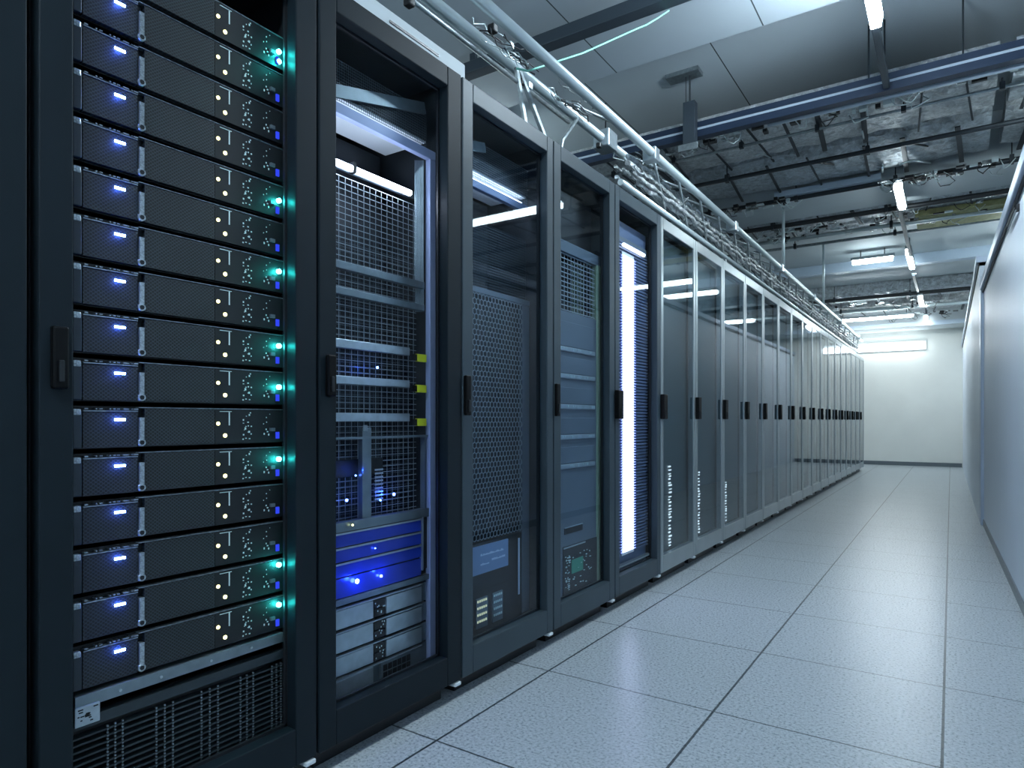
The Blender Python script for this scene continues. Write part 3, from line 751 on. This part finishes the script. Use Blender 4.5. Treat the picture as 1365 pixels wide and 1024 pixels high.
B(X - .004, X + .002, ya, Yu(677, X), .348, .449).build('screen', 'screen', ds, bevel=.001)
m = MB(); rr = random.Random(2)
for (za, u0, u1) in ((.412, 640, 670), (.386, 655, 673), (.378, 640, 650)):
    y = Yu(u0, X)
    while y < Yu(u1, X): w = rr.uniform(.003, .009); m.box(X + .002, X + .0027, y, y + w, za, za + rr.uniform(.003, .008)); y += w + .002
m.build('screen_text', 'strutlight', ds)
ye_led = emit('pale_yellow_indicator', (.9, .95, .65), .55)
for (u0, u1, nm) in ((635, 650, 'left'), (657, 670, 'right')):
    v = thing('connector_block', '%s-hand block of pale yellowish connectors low in the honeycomb cabinet' % nm, 'connector', (X, Yu(u0, X), .16))
    B(X - .004, X + .001, Yu(u0, X), Yu(u1, X), .155, .262).build('block_frame', 'silverdark', v)
    m = MB(); rr = random.Random(u0)
    for a in range(4):
        za = .262 - .006 - a * .024
        for bq in range(5):
            yy = Yu(u0, X) + .004 + bq * (Yu(u1, X) - Yu(u0, X) - .006) / 5; m.box(X + .001, X + .003, yy, yy + .006, za - .008, za)
    m.build('connector_row', ye_led if nm == 'left' else 'mark', v)

# ------------------------------------------------------------------ rack 4
t, y0, y1 = RACKS[4]; X = XF - .055; ya, yb = y0 + .05, y1 - .05
yq = Yu(795, X); ye = Yu(803, X)
m = MB().box(X - .03, X, ya, ye, 1.615, 1.665).box(X - .03, X, ya, yq, .12, 1.365).build('inner_frame', 'bluesteel', t, bevel=.003)
B(X - .03, X + .002, yq, ye, .12, 1.62).build('corner_post', 'greenpost', t, bevel=.004)
wire_grid(X - .01, ya, yq, 1.37, 1.612, .030, .020, .0042).build('wire_mesh', 'wire', t)
B(X - .09, X - .085, ya, yq, 1.37, 1.612).build('mesh_backing', 'chassis', t)
wire_grid(X - .06, yq - .12, yq, 1.37, 1.612, .02, .04, .006).build('green_slats', 'greenpost', t)
B(X - .05, X - .045, ya, yb, 1.67, 1.90).build('top_screen', 'black', t)
for q, z in enumerate((1.20, 1.085, .955, .825, .70)):
    d = thing('drive_bay', 'grey drive bay with a silver latch strip, %s from the top in the green-posted cabinet' % ORD[q + 1], 'drive bay', (X, (ya + yq) / 2, z - .01), 'drive bays stacked behind glass')
    yx = Yu(790, X); top = z + .085 if q else z + .12
    B(X, X + .006, ya + .012, yx, z + .014, top).build('bay_cover', 'bluesteel', d, bevel=.002)
    B(X, X + .010, ya + .008, yx + .008, z - .008, z + .012).build('latch_strip', 'silver', d, bevel=.003)
    m = MB(); rr = random.Random(q + 60)
    for a in range(12): yy = rr.uniform(ya + .012, yx); m.box(X + .010, X + .0112, yy, yy + .005, z - .005 + rr.uniform(0, .008), z + .008)
    m.build('latch_marks', 'mark', d)
B(X, X + .003, Yu(752, X), Yu(776, X), .412, .440).build('slot_recess', 'black', t)
B(X, X + .005, Yu(752, X), Yu(776, X), .438, .442).build('slot_lip', 'silver', t)
cb = thing('circuit_module', 'module of circuit boards with a green patch at the foot of the grey cabinet', 'circuit board', (X, Yu(770, X), .14))
B(X, X + .003, Yu(750, X), Yu(795, X), .14, .36).build('window', 'chassis', cb, bevel=.001)
B(X + .003, X + .005, Yu(761, X), Yu(776, X), .235, .295).build('green_board', 'greenpcb', cb)
B(X + .003, X + .006, Yu(750, X), Yu(779, X), .352, .358).build('top_strip', 'silver', cb)
m = MB(); rr = random.Random(77)
for q in range(60):
    uu = rr.choice((rr.uniform(752, 758), rr.uniform(752, 758), rr.uniform(762, 786))); yy = Yu(uu, X); zz = rr.uniform(.17, .32); m.box(X + .003, X + .0062, yy, yy + rr.uniform(.003, .012), zz, zz + rr.uniform(.002, .005))
m.build('components', 'mark', cb)

# ------------------------------------------------------------------ rack 5, the light bar
t, y0, y1 = RACKS[5]; X = XF - .052; ya, yb = y0 + .035, y1 - .04
lb = thing('light_bar', 'tall glowing violet-white light bar behind the glass of the fifth cabinet', 'lamp', (X, Yu(838, X), .2))
yl0, yl1 = Yu(831, X), Yu(845, X)
B(X - .0055, X - .004, yl0 - .01, yl1 + .01, .22, 1.745).build('bar_back', 'white', lb)
m = MB(); e = MB(); z = .235
while z < 1.73:
    m.box(X - .004, X, yl0, yl1, z, z + .0088); e.box(X - .0041, X - .001, yl0 - .020, yl0 - .003, z, z + .004); e.box(X - .0041, X - .001, yl1 + .003, yl1 + .026, z, z + .004); z += .0135
m.build('light_segments', 'bar', lb); e.build('halo_segments', 'bar_halo', lb)  # glowing side segments imitate the violet halo around the bar
m = MB(); z = .22
while z < 1.80: m.prism([(X - .018, ya, z), (X - .007, ya, z + .004), (X - .007, ya, z + .013), (X - .018, ya, z + .013)], (0, yb - ya, 0)); z += .0165
m.build('louvres', 'louvre', t)
B(X - .025, X - .02, ya, yb, .10, 1.9).build('louvre_backing', 'louvre', t)
B(X - .015, X + .008, ya, yb, .17, .176).build('bottom_tray', 'silver', t)
m = MB()
for k in range(3): m.box(X - .012 + k * .007, X - .009 + k * .007, ya, yb, .176, .180)
m.build('tray_ribs', 'bluesteel', t)
B(X - .03, X - .01, ya, yb, 1.79, 1.82).build('top_rail', 'bluesteel', t, bevel=.002)
tu = thing('cabinet_tube_lamp', 'short tube lamp at the top of the light-bar cabinet', 'lamp', (X, Yu(845, X), 1.80), 'tube lamps inside cabinets')
MB().tube([(X + .005, Yu(830, X), 1.775), (X + .005, Yu(857, X), 1.775)], .010, 10).build('tube', emit('dim_cabinet_tube', (.8, .88, 1.0), 3), tu, True)

# ------------------------------------------------------------------ white trunking on top of the first cabinets
tk = thing('cable_trunking', 'white sheet cable trunking lying on top of the nearest cabinets', 'trunking', (-1.8, .8, 2.01))
B(-2.0, -1.55, -.6, 1.99, 2.01, 2.265).build('trunking_body', 'beam', tk, bevel=.006)
B(-1.99, -1.60, -.6, 1.97, 2.265, 2.270).build('trunking_lid', 'silverdark', tk)
MB().bar((-1.549, 1.58, 2.225), (-1.549, 1.83, 2.225), .004, .008).build('lid_slot', 'black', tk)

# ------------------------------------------------------------------ the cable truss above the row
TA, TB, TC = (-1.62, 2.475), (-1.42, 2.425), (-1.50, 2.20)
tr = thing('cable_truss', 'long triangular aluminium truss carrying cables above the cabinet row', 'truss', (-1.5, 7, 2.2))
for (x, z), r in ((TA, .024), (TB, .024)):
    MB().tube([(x, -.6, z), (x, 14.2, z)], r, 14).build('chord', 'chrome', tr, True)
MB().tube([(TC[0], 3.3, TC[1]), (TC[0], 14.2, TC[1])], .018, 12).build('chord', 'chrome', tr, True)
MB().tube([(-1.60, .9, 2.40), (-1.60, 2.9, 2.40)], .010, 8).build('conduit', 'chromed', tr, True)
y = .2; k = 0
while y < 14:
    for (p, q) in ((TA, TB),) + (((TB, TC), (TA, TC)) if y > 3.2 else ()) if y > 3.2 or k % 3 == 0 else ():
        MB().tube([(p[0], y, p[1]), (q[0], y + .42, q[1])], .008, 6).build('brace', 'chromed', tr, True)
    if y > 3.2 and k % 4 == 0: B(TB[0] - .05, TB[0] + .03, y - .03, y + .04, TB[1] - .045, TB[1] + .03).build('clamp', 'silver', tr, bevel=.006)
    y += .42 if y < 8 else .6; k += 1
B(-1.67, -1.57, 3.30, 3.42, 2.42, 2.52).build('end_clamp', 'silver', tr, bevel=.008)
# legs from the truss to the cabinet tops
MB().bar((-1.60, 2.44, 2.46), (-1.50, 2.64, 2.012), .022, .012).build('leg_brace', 'chromed', tr)
MB().bar((-1.60, 2.42, 2.46), (-1.56, 2.50, 2.012), .022, .012).build('leg_brace', 'chromed', tr)
MB().tube([(-1.50, 2.80, 2.35), (-1.50, 2.66, 2.2), (-1.50, 2.60, 2.012)], .008, 6).build('leg_brace', 'chromed', tr, True)
for yy in (5.3, 8.2, 11.4):
    MB().bar((-1.50, yy, 2.19), (-1.50, yy, 2.012), .03, .012).build('leg_brace', 'chromed', tr)
for yy, zz in ((7.08, 3.062), (9.6, 3.262)):
    MB().tube([(TB[0], yy, TB[1]), (TB[0], yy, zz)], .015, 8).build('suspension_rod', 'chrome', tr, True)
# foil-wrapped cable bundles lying in the truss
rr = random.Random(31)
for q in range(11):
    pts = []; y = 3.35 + rr.uniform(0, .2)
    fx = rr.uniform(-.06, .05); fz = rr.uniform(-.14 + abs(fx), .09)
    while y < 14.1:
        pts.append((-1.51 + fx + rr.uniform(-.007, .007), y, 2.34 + fz + rr.uniform(-.008, .008))); y += .06
    o = MB().tube(pts, [rr.uniform(.006, .017) for _ in pts], 7)
    single('foil_cable', o, ('foilbright', 'foil', 'foildark')[q % 3], 'crinkled foil-wrapped cable lying along the aluminium truss', 'cable', (-1.51, 8, 2.34), 'foil cables in the truss', True)
rr = random.Random(5)
cf = tr
for (x, y, z, m, s) in ((-1.60, 1.73, 2.385, 'black', .016), (-1.50, 2.10, 2.44, 'black', .016), (-1.60, 2.46, 2.41, 'black', .016), (-1.50, 2.22, 2.43, 'chrome', .014), (-1.60, 2.52, 2.42, 'chrome', .016), (-1.62, 3.28, 2.42, 'black', .014)):
    B(x - s, x + s, y - s, y + s, z - s, z + s).build('clamp_body', m, cf, bevel=.005)
for q in range(34):
    y = rr.uniform(1.95, 2.9); x = rr.uniform(-1.57, -1.45); z = rr.uniform(2.40, 2.46)
    pts = [(x + rr.uniform(-.015, .015), y + .035 * k, z + rr.uniform(-.012, .012)) for k in range(5)]
    MB().tube(pts, rr.uniform(.0015, .0035), 5).build('wire_end', rr.choice(('chrome', 'cable', 'chromed')), cf, True)
for q in range(60):
    y = rr.uniform(3.35, 9.0); x = rr.uniform(-1.59, -1.45); z = rr.uniform(2.22, 2.44)
    pts = [(x + rr.uniform(-.03, .03), y + .04 * k, z + rr.uniform(-.025, .025)) for k in range(4)]
    MB().tube(pts, rr.uniform(.002, .005), 5).build('wire_end', rr.choice(('chrome', 'foilbright', 'chromed', 'cable')), cf, True)
single('green_cable', MB().tube([(-1.52, 2.30, 2.38), (-1.50, 2.36, 2.39), (-1.44, 2.75, 2.63), (-1.38, 3.2, 2.94), (-1.36, 3.32, 3.02), (-1.33, 3.42, 3.10), (-1.30, 3.50, 3.17)], .0045, 6), 'green_cable',
       'thin pale green cable rising from the truss to the slate strut', 'cable', (-1.52, 2.30, 2.38), smooth=True)

# ------------------------------------------------------------------ world, camera, output settings
w = bpy.data.worlds.new('room_air'); SC.world = w; w.use_nodes = True
w.node_tree.nodes['Background'].inputs[0].default_value = (.02, .03, .04, 1)
cam = bpy.data.cameras.new('camera'); co = bpy.data.objects.new('camera', cam); C.objects.link(co)
cam.sensor_width = 36; cam.lens = F / 1365 * 36; cam.shift_y = (V0 - 512) / 1365; cam.clip_start = .02
co.location = (0, 0, CH); co.rotation_euler = (PI / 2, 0, YAW)
SC.camera = co
SC.view_settings.view_transform = 'Standard'; SC.view_settings.look = 'None'
SC.view_settings.gamma = 1; SC.view_settings.exposure = 0.22; SC.view_settings.use_curve_mapping = False
cy = SC.cycles
cy.use_denoising = True; cy.max_bounces = 8; cy.diffuse_bounces = 4; cy.glossy_bounces = 4; cy.transparent_max_bounces = 16
cy.sample_clamp_indirect = 6; cy.caustics_reflective = False; cy.caustics_refractive = False
